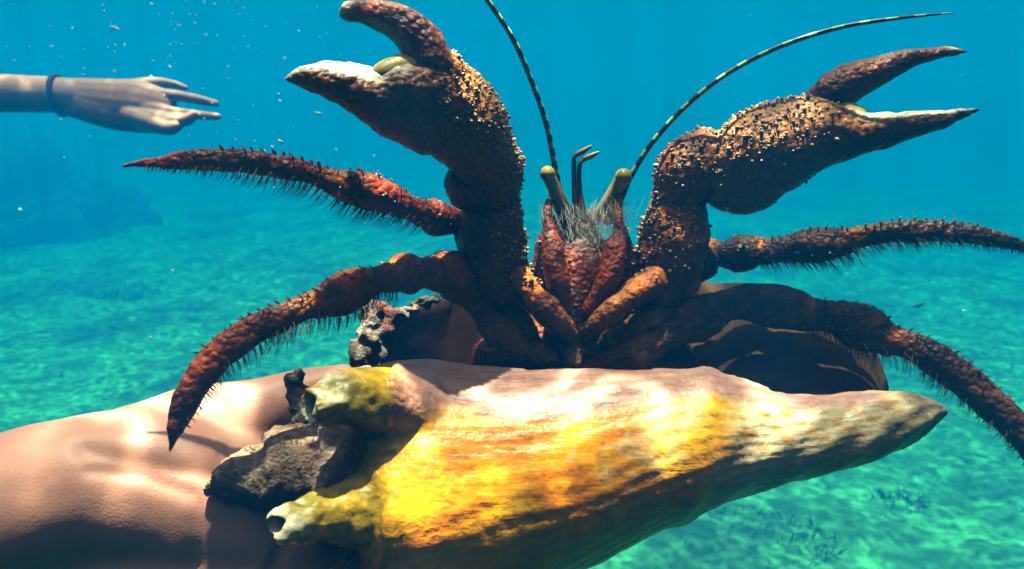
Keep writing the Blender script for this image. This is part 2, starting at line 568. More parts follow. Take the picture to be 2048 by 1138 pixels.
def shell():
    st = np.array(ST)
    st[:, 3] -= 0.020 * np.clip((st[:, 0] - 900) / 900, 0, 1)
    xs = np.concatenate([np.linspace(690, 780, 26), np.linspace(786, 1898, 190)])
    # smooth interpolation of the stations
    def cub(k):
        x, y = st[:, 0], st[:, k]
        d = np.diff(y) / np.diff(x)
        mm = np.concatenate([[d[0]], (d[:-1] + d[1:]) / 2, [d[-1]]])
        mm[1:-1] = np.where(d[:-1] * d[1:] <= 0, 0, mm[1:-1])
        i = np.clip(np.searchsorted(x, xs) - 1, 0, len(x) - 2)
        h = x[i + 1] - x[i]
        t = (xs - x[i]) / h
        return (2 * t ** 3 - 3 * t ** 2 + 1) * y[i] + (t ** 3 - 2 * t ** 2 + t) * h * mm[i] + (-2 * t ** 3 + 3 * t ** 2) * y[i + 1] + (t ** 3 - t ** 2) * h * mm[i + 1]
    yt, yb, cd, fr = cub(1), cub(2), cub(3), cub(4)
    ry = (yb - yt) / 1.906
    cy = yb - ry
    nph = 110
    ph = np.radians(np.linspace(115, 372, nph))
    V, K = [], []
    for i, x in enumerate(xs):
        for j, a in enumerate(ph):
            rd = ry[i] * 0.25 / FPX * fr[i]
            rr = 1.0
            # rounded roll of the near rim towards the opening
            y = cy[i] - ry[i] * math.sin(a) * rr
            d = cd[i] + rd * math.cos(a - math.radians(20))
            V.append(P(x, y, d))
            K.append((x, y, math.degrees(a), j / (nph - 1)))
    V = np.array(V); K = np.array(K)
    nx = len(xs)
    F = [(i * nph + j, i * nph + j + 1, (i + 1) * nph + j + 1, (i + 1) * nph + j) for i in range(nx - 1) for j in range(nph - 1)]
    # relief on the outside: coarse growth ridges and knobs that run round the shell, bumps along the shoulder
    N = normals(V, F)
    if (N[(nx // 3) * nph + nph // 3] @ FWD) > 0:
        F = [f[::-1] for f in F]; N = -N
    x, a = K[:, 0], K[:, 2]
    rel = 0.0010 * noise(V, 70, 5, 3)
    rel += 0.00013 * np.sin(a * 0.62 + x * 0.02 + 4 * noise(V, 40, 8, 2)) * sstep(800, 1000, x)         # spiral cords
    rel += 0.00035 * np.sin(x / 17 + 2.2 * noise(V, 45, 12, 2) + a * 0.12) * sstep(1250, 1500, x)   # growth lines
    rel += 0.0016 * np.exp(-((x - 1410 - (a - 150) * -0.35) / 26) ** 2)                            # old lip scar
    rel += 0.0022 * np.exp(-((x - 780) / 30) ** 2) * (np.sin(np.radians(a * 6)) + 0.3)             # shoulder knobs
    # the wall gets its thickness, the shoulder knobs grow out of it, and both become one surface
    nv = len(V)
    Vi = V - N * 0.0032
    VV = np.vstack([V, Vi])
    FF = list(F) + [tuple(i + nv for i in f[::-1]) for f in F]
    def strip(idx):
        for p, q in zip(idx[:-1], idx[1:]):
            FF.append((p, q, q + nv, p + nv))
    strip([i * nph for i in range(nx)]); strip([i * nph + nph - 1 for i in range(nx)][::-1])
    strip(list(range(nph))[::-1]); strip([(nx - 1) * nph + j for j in range(nph)])
    KN = [[(880, 862, 0.262, 105), (825, 835, 0.247, 96), (772, 810, 0.234, 78), (712, 798, 0.225, 58), (660, 802, 0.219, 50), (640, 806, 0.216, 42)],
          [(850, 1010, 0.254, 115), (790, 1012, 0.238, 98), (725, 1020, 0.226, 74), (655, 1030, 0.217, 52), (590, 1043, 0.209, 43), (566, 1048, 0.205, 36)]]
    kp = [resample(*PR(l), 80) for l in KN]
    kt = [tube(*PR(l), 60, 32) for l in KN]
    W, G = fuse([(VV, FF)] + kt, 0.00105, 5)
    NW = normals(W, G)
    fN = ((W - CAM) * NW).sum(1)
    from mathutils.kdtree import KDTree
    kd = KDTree(nv)
    for i in range(nv):
        kd.insert(V[i], i)
    kd.balance()
    near = np.array([kd.find(w)[1] for w in W])
    if (NW[np.argmin(np.linalg.norm(W - V[(nx // 2) * nph + nph // 3], axis=1))] @ FWD) > 0:
        NW = -NW; G = [f[::-1] for f in G]
    K = K[near]
    N, V = NW, W
    # how far up a knob each point lies, and its distance from the knob's axis
    KS, KRHO = np.zeros(len(V)), np.ones(len(V)) * 9
    for (pp, rr) in kp:
        D2 = np.linalg.norm(V[:, None, :] - pp[None, ::4, :], axis=2)
        j = D2.argmin(1)
        rho = D2.min(1) / rr[::4][j]
        t = j / (len(pp[::4]) - 1)
        ax = pp[-1] - pp[-8]; ax /= np.linalg.norm(ax)
        along = (V - pp[-1]) @ ax
        rad = np.linalg.norm((V - pp[-1]) - along[:, None] * ax, axis=1) / rr[-1]
        on = rho < 1.35
        KS = np.where(on, np.maximum(KS, t * (1 - sstep(730, 850, px_of(V)[0] + 45 * noise(V, 90, 66, 2)))), KS)
        tipz = on & (along > -0.006)
        V = V - np.outer(np.where(tipz, 0.0055 * (1 - sstep(0.1, 0.75, rad * (1 + 0.5 * noise(V, 330, 68, 2)))), 0), ax)          # hollow end
        KRHO = np.where(tipz, np.minimum(KRHO, rad), KRHO)
    rel = rel[near] * (1 - sstep(0.3, 0.5, KS)) + sstep(0.3, 0.6, KS) * (0.0017 * noise(V, 130, 61, 3) + 0.0005 * noise(V, 420, 63, 2) + 0.0014 * sstep(0.8, 1, KS) * noise(V, 210, 62, 2))
    V = V + N * rel[:, None]
    K[:, 0], K[:, 1] = px_of(V)
    yt_v = np.interp(K[:, 0], xs, yt); ry_v = np.interp(K[:, 0], xs, ry)
    # pigment
    x, y, a = K[:, 0], K[:, 1], K[:, 2]
    orange, yellow, white, pink = np.array([0.84, 0.25, 0.004]), np.array([0.90, 0.43, 0.006]), np.array([0.74, 0.56, 0.30]), np.array([0.56, 0.27, 0.23])
    olive, grey, brown = np.array([0.24, 0.21, 0.02]), np.array([0.20, 0.15, 0.09]), np.array([0.26, 0.10, 0.012])
    n1, n2, n3 = noise(V, 55, 31, 3), noise(V, 140, 32, 3), noise(V, 300, 33, 2)
    col = lerp(orange, yellow, sstep(-0.35, 0.35, n1))
    # rows of small brown dashes running along the spiral
    ds = np.sin(a * 0.9 + 1.5 * n1) * np.sin(x / 9.0 + a * 0.22 + 3 * n1)
    col = lerp(col, brown, 0.55 * sstep(0.25, 0.8, ds) * sstep(760, 900, x) * (1 - sstep(1250, 1400, x)) * sstep(-0.3, 0.2, n2))
    # pale flames, more of them to the right
    fl = np.clip(sstep(0.05, 0.35, n1 * 0.6 + n2 * 0.7 + 0.35 * np.sin(x / 60 + a * 0.03)), 0, 1) * sstep(1080, 1300, x) * 0.5
    col = lerp(col, white, fl)
    spot = sstep(0.25, 0.6, np.sin(x / 13 + a * 0.10 + n1) * np.sin(a * 0.28 - x * 0.02 + n1) + 0.45 * n2)
    right = sstep(1430, 1510, x)
    col = lerp(col, lerp(np.array([0.64, 0.50, 0.30]), np.array([0.60, 0.25, 0.025]), spot * 0.8), right)
    tip = sstep(1745, 1840, x + 20 * n1)
    col = lerp(col, lerp(grey, np.array([0.10, 0.07, 0.04]), sstep(-0.2, 0.4, n2)), tip * 0.9)
    pk = 1 - sstep(0.13, 0.20, (y - yt_v) / np.maximum(ry_v, 60) * 0.42 + 0.05 * n1 + 0.0 * x)
    pk *= sstep(700, 850, x) * (1 - sstep(1740, 1800, x)) * (a < 185)
    col = lerp(col, pink, pk * 0.92)
    ol = 1 - sstep(725, 800, x + 40 * n1)
    col = lerp(col, olive, ol)
    col = lerp(col, np.array([0.5, 0.46, 0.38]), 0.3 * sstep(0.45, 0.7, n3) * sstep(900, 1100, x))
    kc = lerp(np.array([0.34, 0.22, 0.012]), np.array([0.70, 0.40, 0.016]), sstep(-0.3, 0.35, noise(V, 120, 64, 3)))
    kc = lerp(kc, np.array([0.16, 0.17, 0.03]), 0.5 * sstep(0.15, 0.5, noise(V, 75, 67, 2)))
    kc = lerp(kc, np.array([0.74, 0.66, 0.44]), sstep(0.90, 0.98, KS) * sstep(-0.5, 0.1, noise(V, 260, 65, 2)))
    kc = lerp(kc, np.array([0.10, 0.07, 0.02]), 0.8 * (1 - sstep(0.15, 0.5, KRHO)))
    col = lerp(col, kc, sstep(0.28, 0.5, KS + 0.15 * n1))
    isk = np.array([KS[list(f)].min() > 0.42 for f in G])
    def pick(mask):
        fs = [f for f, q in zip(G, mask) if q]
        used = np.unique(np.concatenate([np.array(f) for f in fs]))
        mp = {int(u): i for i, u in enumerate(used)}
        return V[used], [tuple(mp[i] for i in f) for f in fs], col[used]
    o = mk('conch_shell', *pick(~isk)[:2], M_SHELL, col=pick(~isk)[2], loc=P(1150, 1180, 0.265))
    tag(o, 'large yellow orange conch shell with pink rim, resting on the open hand', 'shell')

    low = np.array([np.mean(K[list(f), 1]) > 915 for f in G])
    for half in (low, ~low):
        kv, kf, kcol = pick(isk & half)
        mk('knob', kv, kf, M_SHELL, o, kcol)

    # the far flaring lip that stands up behind the animal
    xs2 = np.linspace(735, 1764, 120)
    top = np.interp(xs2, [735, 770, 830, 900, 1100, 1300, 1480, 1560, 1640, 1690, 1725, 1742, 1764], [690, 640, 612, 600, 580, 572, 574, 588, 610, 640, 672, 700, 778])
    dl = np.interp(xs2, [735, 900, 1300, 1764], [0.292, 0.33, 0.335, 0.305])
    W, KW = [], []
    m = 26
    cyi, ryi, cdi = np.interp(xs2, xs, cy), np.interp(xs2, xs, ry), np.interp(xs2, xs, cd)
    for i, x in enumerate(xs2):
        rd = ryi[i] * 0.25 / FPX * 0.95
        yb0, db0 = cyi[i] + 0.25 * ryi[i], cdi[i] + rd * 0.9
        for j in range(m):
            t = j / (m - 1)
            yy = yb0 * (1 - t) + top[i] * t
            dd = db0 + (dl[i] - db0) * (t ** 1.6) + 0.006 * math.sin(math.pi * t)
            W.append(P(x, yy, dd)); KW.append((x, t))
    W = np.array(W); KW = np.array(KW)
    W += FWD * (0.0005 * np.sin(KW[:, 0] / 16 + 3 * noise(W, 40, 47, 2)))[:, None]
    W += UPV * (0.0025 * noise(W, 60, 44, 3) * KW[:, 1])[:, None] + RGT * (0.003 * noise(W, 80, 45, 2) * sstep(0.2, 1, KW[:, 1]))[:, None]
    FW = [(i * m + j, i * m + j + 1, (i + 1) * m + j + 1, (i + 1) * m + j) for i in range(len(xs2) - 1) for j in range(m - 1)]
    cw = lerp(np.array([0.055, 0.020, 0.007]), np.array([0.10, 0.042, 0.012]), sstep(-0.4, 0.4, noise(W, 60, 46, 3)))  # shade on the lip's inner face is put into this dark brown
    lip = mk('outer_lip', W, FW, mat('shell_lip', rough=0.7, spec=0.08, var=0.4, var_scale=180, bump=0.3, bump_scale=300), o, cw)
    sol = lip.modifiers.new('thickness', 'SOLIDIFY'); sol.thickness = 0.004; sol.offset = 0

    # spire: stepped turns with chalky crust
    p, r = PR([(750, 965, 0.258, 190), (700, 945, 0.253, 160), (650, 938, 0.246, 122), (600, 938, 0.240, 98), (545, 945, 0.234, 74), (495, 955, 0.229, 54), (450, 966, 0.225, 34), (420, 974, 0.223, 12)])
    V2, F2, S2, A2 = tube(p, r, 110, 80, up=UPV)
    N2 = normals(V2, F2)
    if (N2[len(N2) // 2] @ (V2[len(V2) // 2] - p[3])) < 0:
        N2 = -N2
    turn = np.mod(S2 * 4.2 + A2 / (2 * math.pi), 1.0)
    d2 = 0.004 * (turn - 0.5) * (1 - S2 * 0.6) + 0.0022 * noise(V2, 130, 51, 4) + 0.0022 * np.maximum(0, noise(V2, 320, 53, 3))
    V2 = V2 + N2 * d2[:, None]
    k1, k2 = noise(V2, 120, 54, 3), noise(V2, 260, 55, 2)
    c2 = lerp(np.array([0.24, 0.15, 0.09]), np.array([0.68, 0.47, 0.36]), sstep(-0.3, 0.45, k1))
    c2 = lerp(c2, np.array([0.50, 0.25, 0.22]), 0.8 * sstep(0.2, 0.5, k2))
    c2 = lerp(c2, np.array([0.025, 0.022, 0.018]), sstep(0.15, 0.45, noise(V2, 90, 58, 3)) * 0.3)
    mk('spire', V2, F2, M_CRUST, o, c2)

    # knobbly growth on the left end of the lip, full of holes
    bits = []
    for (px, py, d, r) in [(735, 735, .276, 24), (722, 705, .276, 26), (715, 690, .277, 20), (735, 680, .277, 26), (742, 650, .279, 24), (738, 625, .28, 20), (760, 618, .281, 22), (752, 640, .28, 22),
                           (800, 628, .283, 16), (825, 615, .285, 15), (850, 603, .287, 14), (872, 597, .288, 11), (780, 640, .282, 20), (770, 665, .28, 24), (755, 700, .278, 22), (760, 725, .276, 16), (742, 745, .274, 14)]:
        c = P(px, py, d)
        bits.append(ball(c, r * d / FPX))
        for _ in range(3):
            o2 = rng.normal(size=3); o2 /= np.linalg.norm(o2)
            bits.append(ball(c + o2 * r * d / FPX * 0.9, r * d / FPX * rng.uniform(0.25, 0.5)))
    V3, F3 = fuse(bits, 0.0009, 2)
    N3 = normals(V3, F3)
    V3 = V3 + N3 * (0.0022 * noise(V3, 260, 71, 3) - 0.0035 * sstep(0.2, 0.5, noise(V3, 190, 73, 2)))[:, None]
    kk = noise(V3, 220, 74, 3)
    c3 = lerp(np.array([0.13, 0.09, 0.06]), np.array([0.52, 0.42, 0.36]), sstep(-0.25, 0.3, kk))
    c3 = lerp(c3, np.array([0.45, 0.13, 0.11]), 0.8 * sstep(0.25, 0.5, noise(V3, 110, 75, 2)))
    mk('coral_crust', V3, F3, M_CRUST, o, c3)
    # dark clump behind the upper knob
    bits = []
    for (px, py, d, r) in [(588, 768, .246, 22), (598, 795, .246, 26), (612, 825, .245, 27), (604, 852, .244, 24), (585, 880, .24, 18), (600, 752, .247, 15)]:
        c = P(px, py, d)
        bits.append(ball(c, r * d / FPX))
        for _ in range(5):
            o2 = rng.normal(size=3); o2 /= np.linalg.norm(o2)
            bits.append(ball(c + o2 * r * d / FPX * 0.85, r * d / FPX * rng.uniform(0.25, 0.5)))
    V3, F3 = fuse(bits, 0.0010, 2)
    N3 = normals(V3, F3)
    V3 = V3 + N3 * (0.003 * noise(V3, 240, 77, 3))[:, None]
    px_y = (V3 - CAM) @ UPV / ((V3 - CAM) @ FWD)
    c3 = lerp(np.array([0.025, 0.02, 0.018]), np.array([0.30, 0.24, 0.18]), sstep(0.0, 0.5, noise(V3, 160, 78, 3)))
    c3 = lerp(c3, np.array([0.45, 0.22, 0.2]), 0.7 * sstep(0.25, 0.5, noise(V3, 130, 79, 2)))
    mk('coral_crust', V3, F3, M_CRUST, o, c3)
    return o


SHELL = shell()

# ------------------------------------------------------------------ the hermit crab
DARK, RED, ORG, TAN, CREAM = np.array([0.075, 0.020, 0.006]), np.array([0.24, 0.045, 0.009]), np.array([0.50, 0.13, 0.010]), np.array([0.33, 0.14, 0.045]), np.array([0.66, 0.55, 0.38])
OLIVE = np.array([0.14, 0.085, 0.012])


def chitin(V, seed, lo=DARK, hi=RED, k=0.5):
    n1, n2 = noise(V, 90, seed, 3), noise(V, 260, seed + 3, 2)
    c = lerp(lo, hi, sstep(-0.4, 0.5, n1))
    c = lerp(c, TAN, k * sstep(0.1, 0.6, n2))
    return c * np.array([1.25, 0.95, 0.75])


def domes(pts, nrm, rad, hgt, seg=6):
    """little blunt cones standing on a surface"""
    V, F, off = [], [], 0
    for p, n, r, h in zip(pts, nrm, rad, hgt):
        n = Vector(n); q = n.to_track_quat('Z', 'Y').to_matrix()
        a, b = np.array(q.col[0]), np.array(q.col[1])
        nn = np.array(n)
        for k in range(seg):
            t = 2 * math.pi * k / seg
            V.append(p - nn * r * 0.4 + r * (math.cos(t) * a + math.sin(t) * b))
        for k in range(seg):
            t = 2 * math.pi * k / seg
            V.append(p + nn * h * 0.6 + 0.62 * r * (math.cos(t) * a + math.sin(t) * b))
        V.append(p + nn * h)
        for k in range(seg):
            k2 = (k + 1) % seg
            F.append((off + k, off + k2, off + seg + k2, off + seg + k))
            F.append((off + seg + k, off + seg + k2, off + 2 * seg))
        off += 2 * seg + 1
    return np.array(V), F


def scatter(V, F, N, count, weight):
    """random points on the surface, by area and weight"""
    fa = np.array([f[:3] for f in F])
    A = np.linalg.norm(np.cross(V[fa[:, 1]] - V[fa[:, 0]], V[fa[:, 2]] - V[fa[:, 0]]), axis=1)
    w = A * weight[fa].mean(1)
    w = w / w.sum()
    i = rng.choice(len(fa), count, p=w)
    b = rng.dirichlet((1, 1, 1), count)
    p = (V[fa[i]] * b[:, :, None]).sum(1)
    n = (N[fa[i]] * b[:, :, None]).sum(1)
    return p, n / (np.linalg.norm(n, axis=1)[:, None] + 1e-12)


def outward(V, F):
    N = normals(V, F)
    c = V.mean(0)
    if ((V - c) * N).sum() < 0:
        F = [f[::-1] for f in F]; N = -N
    return F, N


CRAB_O = P(1150, 735, 0.275)


def crab_body():
    parts = [chain([(1150, 760, .285, 90), (1155, 680, .285, 80), (1160, 600, .287, 84), (1165, 540, .29, 78), (1168, 490, .293, 62), (1168, 462, .295, 44)], asp=0.7),
             chain([(1000, 720, .30, 60), (1150, 700, .30, 110), (1330, 720, .30, 60)]),
             chain([(1060, 640, .29, 40), (1095, 560, .286, 42), (1105, 480, .284, 30), (1100, 446, .284, 14)]),
             chain([(1265, 640, .29, 40), (1240, 560, .286, 42), (1240, 490, .284, 30), (1246, 462, .284, 12)])]
    V, F = fuse(parts, 0.0012, 4)
    F, N = outward(V, F)
    V = V + N * (0.0012 * noise(V, 160, 81, 3))[:, None]
    x, y = px_of(V)
    c = chitin(V, 82, np.array([0.04, 0.010, 0.003]), np.array([0.17, 0.028, 0.006]), 0.2)
    c = lerp(c, np.array([0.20, 0.16, 0.15]), 0.7 * np.exp(-((x - 1195) / 45) ** 2 - ((y - 475) / 40) ** 2))
    body = mk('hermit_crab', V, F, M_CHITIN, col=c, loc=CRAB_O)
    tag(body, 'dark red brown hermit crab with raised open claws leaning out of the conch shell', 'crab')
    w = sstep(-0.2, 0.3, N @ -FWD) * (np.exp(-((x - 1100) / 30) ** 2) + 0.8 * np.exp(-((x - 1245) / 25) ** 2) + 0.1) * (y < 640)
    p, n = scatter(V, F, N, 130, w)
    r = rng.uniform(0.0004, 0.0010, len(p))
    TV, TF = domes(p, n, r, r * 1.3)
    tc = np.repeat(np.where(rng.random(len(p))[:, None] < 0.5, np.array([0.60, 0.14, 0.02]), np.array([0.62, 0.45, 0.32])), 13, axis=0)
    tag(mk('tubercles', TV, TF, M_TUB, body, tc), kind='stuff')
    return body


CRAB = crab_body()


def claw(segs, finger, fcream, dact, dcream, membrane, seed, teeth, tub_w, tubs):
    out = []
    for k, (lst, extra) in enumerate(segs):
        ch = [chain(l, asp=a) for l, a in lst]
        V, F = fuse(ch, 0.0011, 5 if k else 6)
        F, N = outward(V, F)
        V = V + N * (0.0009 * noise(V, 170, seed + k, 3) + 0.0004 * noise(V, 500, seed + 9 + k, 2))[:, None]
        x, y = px_of(V)
        c = chitin(V, seed + 20 + k, extra.get('lo', DARK), extra.get('hi', RED), extra.get('k', 0.5))
        if 'paint' in extra:
            c = extra['paint'](c, x, y, N, V)
        out.append((V, F, c, N))
    V, F, c, N = join(out)
    o = mk('claw', V, F, M_CHITIN, CRAB, c)
    x, y = px_of(V)
    p, n = scatter(V, F, N, tubs, tub_w(x, y, N))
    pxx, pyy = px_of(p)
    r = np.clip(rng.lognormal(-7.55, 0.38, len(p)), 0.00022, 0.0013)
    TV, TF = domes(p, n, r, r * rng.uniform(0.9, 1.8, len(p)))
    tc = lerp(np.array([0.26, 0.11, 0.035]), np.array([0.66, 0.44, 0.26]), rng.random(len(p)) ** 1.8)
    tag(mk('tubercles', TV, TF, M_TUB, o, np.repeat(tc, 13, axis=0)), kind='stuff')
    # movable finger
    V, F = fuse([chain(l, asp=a) for l, a in dact], 0.0009, 5)
    F, N = outward(V, F)
    V = V + N * (0.0008 * noise(V, 200, seed + 31, 3))[:, None]
    x, y = px_of(V)
    c = dcream(chitin(V, seed + 33, np.array([0.05, 0.016, 0.007]), np.array([0.16, 0.04, 0.016]), 0.45), x, y, N, V)
    f = mk('movable_finger', V, F, M_CHITIN, o, c)
    V, F = fuse([chain(membrane)], 0.0008, 3)
    mk('joint_membrane', V, F, M_MEMB, o)
    return o


# claw on the left of the picture
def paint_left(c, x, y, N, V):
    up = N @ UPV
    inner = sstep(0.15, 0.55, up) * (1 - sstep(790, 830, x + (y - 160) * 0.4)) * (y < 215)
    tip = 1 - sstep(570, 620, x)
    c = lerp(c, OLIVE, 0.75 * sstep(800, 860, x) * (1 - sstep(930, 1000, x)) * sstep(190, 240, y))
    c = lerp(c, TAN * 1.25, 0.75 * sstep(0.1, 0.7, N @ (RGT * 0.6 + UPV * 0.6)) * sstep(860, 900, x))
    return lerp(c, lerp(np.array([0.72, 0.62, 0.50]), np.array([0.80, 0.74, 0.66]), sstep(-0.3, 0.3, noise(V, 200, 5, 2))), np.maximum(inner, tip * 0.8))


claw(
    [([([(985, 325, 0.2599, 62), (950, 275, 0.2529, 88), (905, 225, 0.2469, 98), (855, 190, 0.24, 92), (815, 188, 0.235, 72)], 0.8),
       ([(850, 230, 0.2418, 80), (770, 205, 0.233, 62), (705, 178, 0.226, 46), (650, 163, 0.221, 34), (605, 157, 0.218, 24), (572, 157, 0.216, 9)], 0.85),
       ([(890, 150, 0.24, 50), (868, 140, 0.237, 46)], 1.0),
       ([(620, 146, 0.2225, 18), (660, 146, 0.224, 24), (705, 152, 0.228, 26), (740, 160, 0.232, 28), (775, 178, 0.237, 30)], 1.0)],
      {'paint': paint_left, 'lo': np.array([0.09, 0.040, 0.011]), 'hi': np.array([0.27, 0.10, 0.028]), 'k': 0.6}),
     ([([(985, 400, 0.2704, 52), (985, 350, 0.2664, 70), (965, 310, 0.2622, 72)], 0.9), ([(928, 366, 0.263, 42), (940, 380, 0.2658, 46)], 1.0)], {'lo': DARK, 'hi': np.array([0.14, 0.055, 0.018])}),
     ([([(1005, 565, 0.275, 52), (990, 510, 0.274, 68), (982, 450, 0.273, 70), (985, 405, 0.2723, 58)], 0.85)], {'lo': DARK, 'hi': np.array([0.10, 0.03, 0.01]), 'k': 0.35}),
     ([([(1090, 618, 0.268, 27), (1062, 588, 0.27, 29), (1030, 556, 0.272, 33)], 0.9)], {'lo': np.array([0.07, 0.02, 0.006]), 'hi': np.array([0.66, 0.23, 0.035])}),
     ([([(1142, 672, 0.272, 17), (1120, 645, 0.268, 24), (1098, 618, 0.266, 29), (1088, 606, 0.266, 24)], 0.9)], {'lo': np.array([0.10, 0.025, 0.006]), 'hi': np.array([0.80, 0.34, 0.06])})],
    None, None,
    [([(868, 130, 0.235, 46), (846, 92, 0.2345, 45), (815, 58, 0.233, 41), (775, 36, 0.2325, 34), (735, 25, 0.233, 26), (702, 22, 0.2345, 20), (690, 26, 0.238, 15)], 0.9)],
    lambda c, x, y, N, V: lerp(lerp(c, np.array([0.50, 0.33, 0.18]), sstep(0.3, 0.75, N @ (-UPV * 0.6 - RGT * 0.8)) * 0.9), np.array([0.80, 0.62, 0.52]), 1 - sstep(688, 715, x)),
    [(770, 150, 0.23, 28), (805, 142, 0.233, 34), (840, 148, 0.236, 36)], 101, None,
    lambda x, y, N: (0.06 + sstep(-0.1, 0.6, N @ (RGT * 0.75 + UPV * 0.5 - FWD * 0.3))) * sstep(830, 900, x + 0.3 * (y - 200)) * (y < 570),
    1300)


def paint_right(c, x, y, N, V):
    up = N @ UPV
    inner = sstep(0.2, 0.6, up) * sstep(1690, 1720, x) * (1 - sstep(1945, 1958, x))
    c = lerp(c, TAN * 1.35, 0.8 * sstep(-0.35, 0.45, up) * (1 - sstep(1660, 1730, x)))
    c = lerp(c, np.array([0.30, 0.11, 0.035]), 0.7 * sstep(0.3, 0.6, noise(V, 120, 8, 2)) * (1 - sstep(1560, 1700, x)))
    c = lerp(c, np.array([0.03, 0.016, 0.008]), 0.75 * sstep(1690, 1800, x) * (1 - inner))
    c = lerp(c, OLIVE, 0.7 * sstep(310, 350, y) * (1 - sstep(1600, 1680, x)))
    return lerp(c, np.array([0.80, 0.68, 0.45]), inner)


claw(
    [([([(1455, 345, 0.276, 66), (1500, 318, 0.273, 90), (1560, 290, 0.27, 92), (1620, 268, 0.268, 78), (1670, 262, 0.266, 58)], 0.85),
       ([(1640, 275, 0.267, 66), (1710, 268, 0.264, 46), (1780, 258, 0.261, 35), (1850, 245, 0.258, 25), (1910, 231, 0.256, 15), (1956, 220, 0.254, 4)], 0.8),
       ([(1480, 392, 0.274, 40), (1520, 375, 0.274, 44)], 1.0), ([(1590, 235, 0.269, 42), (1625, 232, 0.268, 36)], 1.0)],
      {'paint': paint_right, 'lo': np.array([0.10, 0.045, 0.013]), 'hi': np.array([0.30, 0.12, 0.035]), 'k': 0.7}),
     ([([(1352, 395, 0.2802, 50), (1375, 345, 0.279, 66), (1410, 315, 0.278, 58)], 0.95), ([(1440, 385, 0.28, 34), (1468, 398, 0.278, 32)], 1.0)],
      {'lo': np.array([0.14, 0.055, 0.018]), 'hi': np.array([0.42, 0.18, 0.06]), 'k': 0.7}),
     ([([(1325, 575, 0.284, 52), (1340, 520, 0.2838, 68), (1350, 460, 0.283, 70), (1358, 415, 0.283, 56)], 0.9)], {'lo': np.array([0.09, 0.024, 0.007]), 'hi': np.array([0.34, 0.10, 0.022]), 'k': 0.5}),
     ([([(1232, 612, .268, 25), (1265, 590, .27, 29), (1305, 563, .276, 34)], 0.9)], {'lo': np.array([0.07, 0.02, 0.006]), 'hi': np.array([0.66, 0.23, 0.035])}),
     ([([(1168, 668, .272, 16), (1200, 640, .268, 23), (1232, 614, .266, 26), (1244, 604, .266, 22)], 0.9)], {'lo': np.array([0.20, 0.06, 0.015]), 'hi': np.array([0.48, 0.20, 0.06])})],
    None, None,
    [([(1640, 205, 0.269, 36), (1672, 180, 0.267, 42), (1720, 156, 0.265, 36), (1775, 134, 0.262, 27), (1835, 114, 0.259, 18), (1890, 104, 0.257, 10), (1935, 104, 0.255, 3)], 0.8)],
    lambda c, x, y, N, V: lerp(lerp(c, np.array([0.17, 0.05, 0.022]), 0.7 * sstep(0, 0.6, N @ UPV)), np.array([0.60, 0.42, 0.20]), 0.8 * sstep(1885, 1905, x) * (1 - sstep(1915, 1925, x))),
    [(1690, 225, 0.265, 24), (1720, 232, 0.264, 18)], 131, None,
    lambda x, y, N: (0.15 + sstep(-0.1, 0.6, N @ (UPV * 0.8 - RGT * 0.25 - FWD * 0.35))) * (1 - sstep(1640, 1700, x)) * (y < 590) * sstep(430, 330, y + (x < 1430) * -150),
    1400)


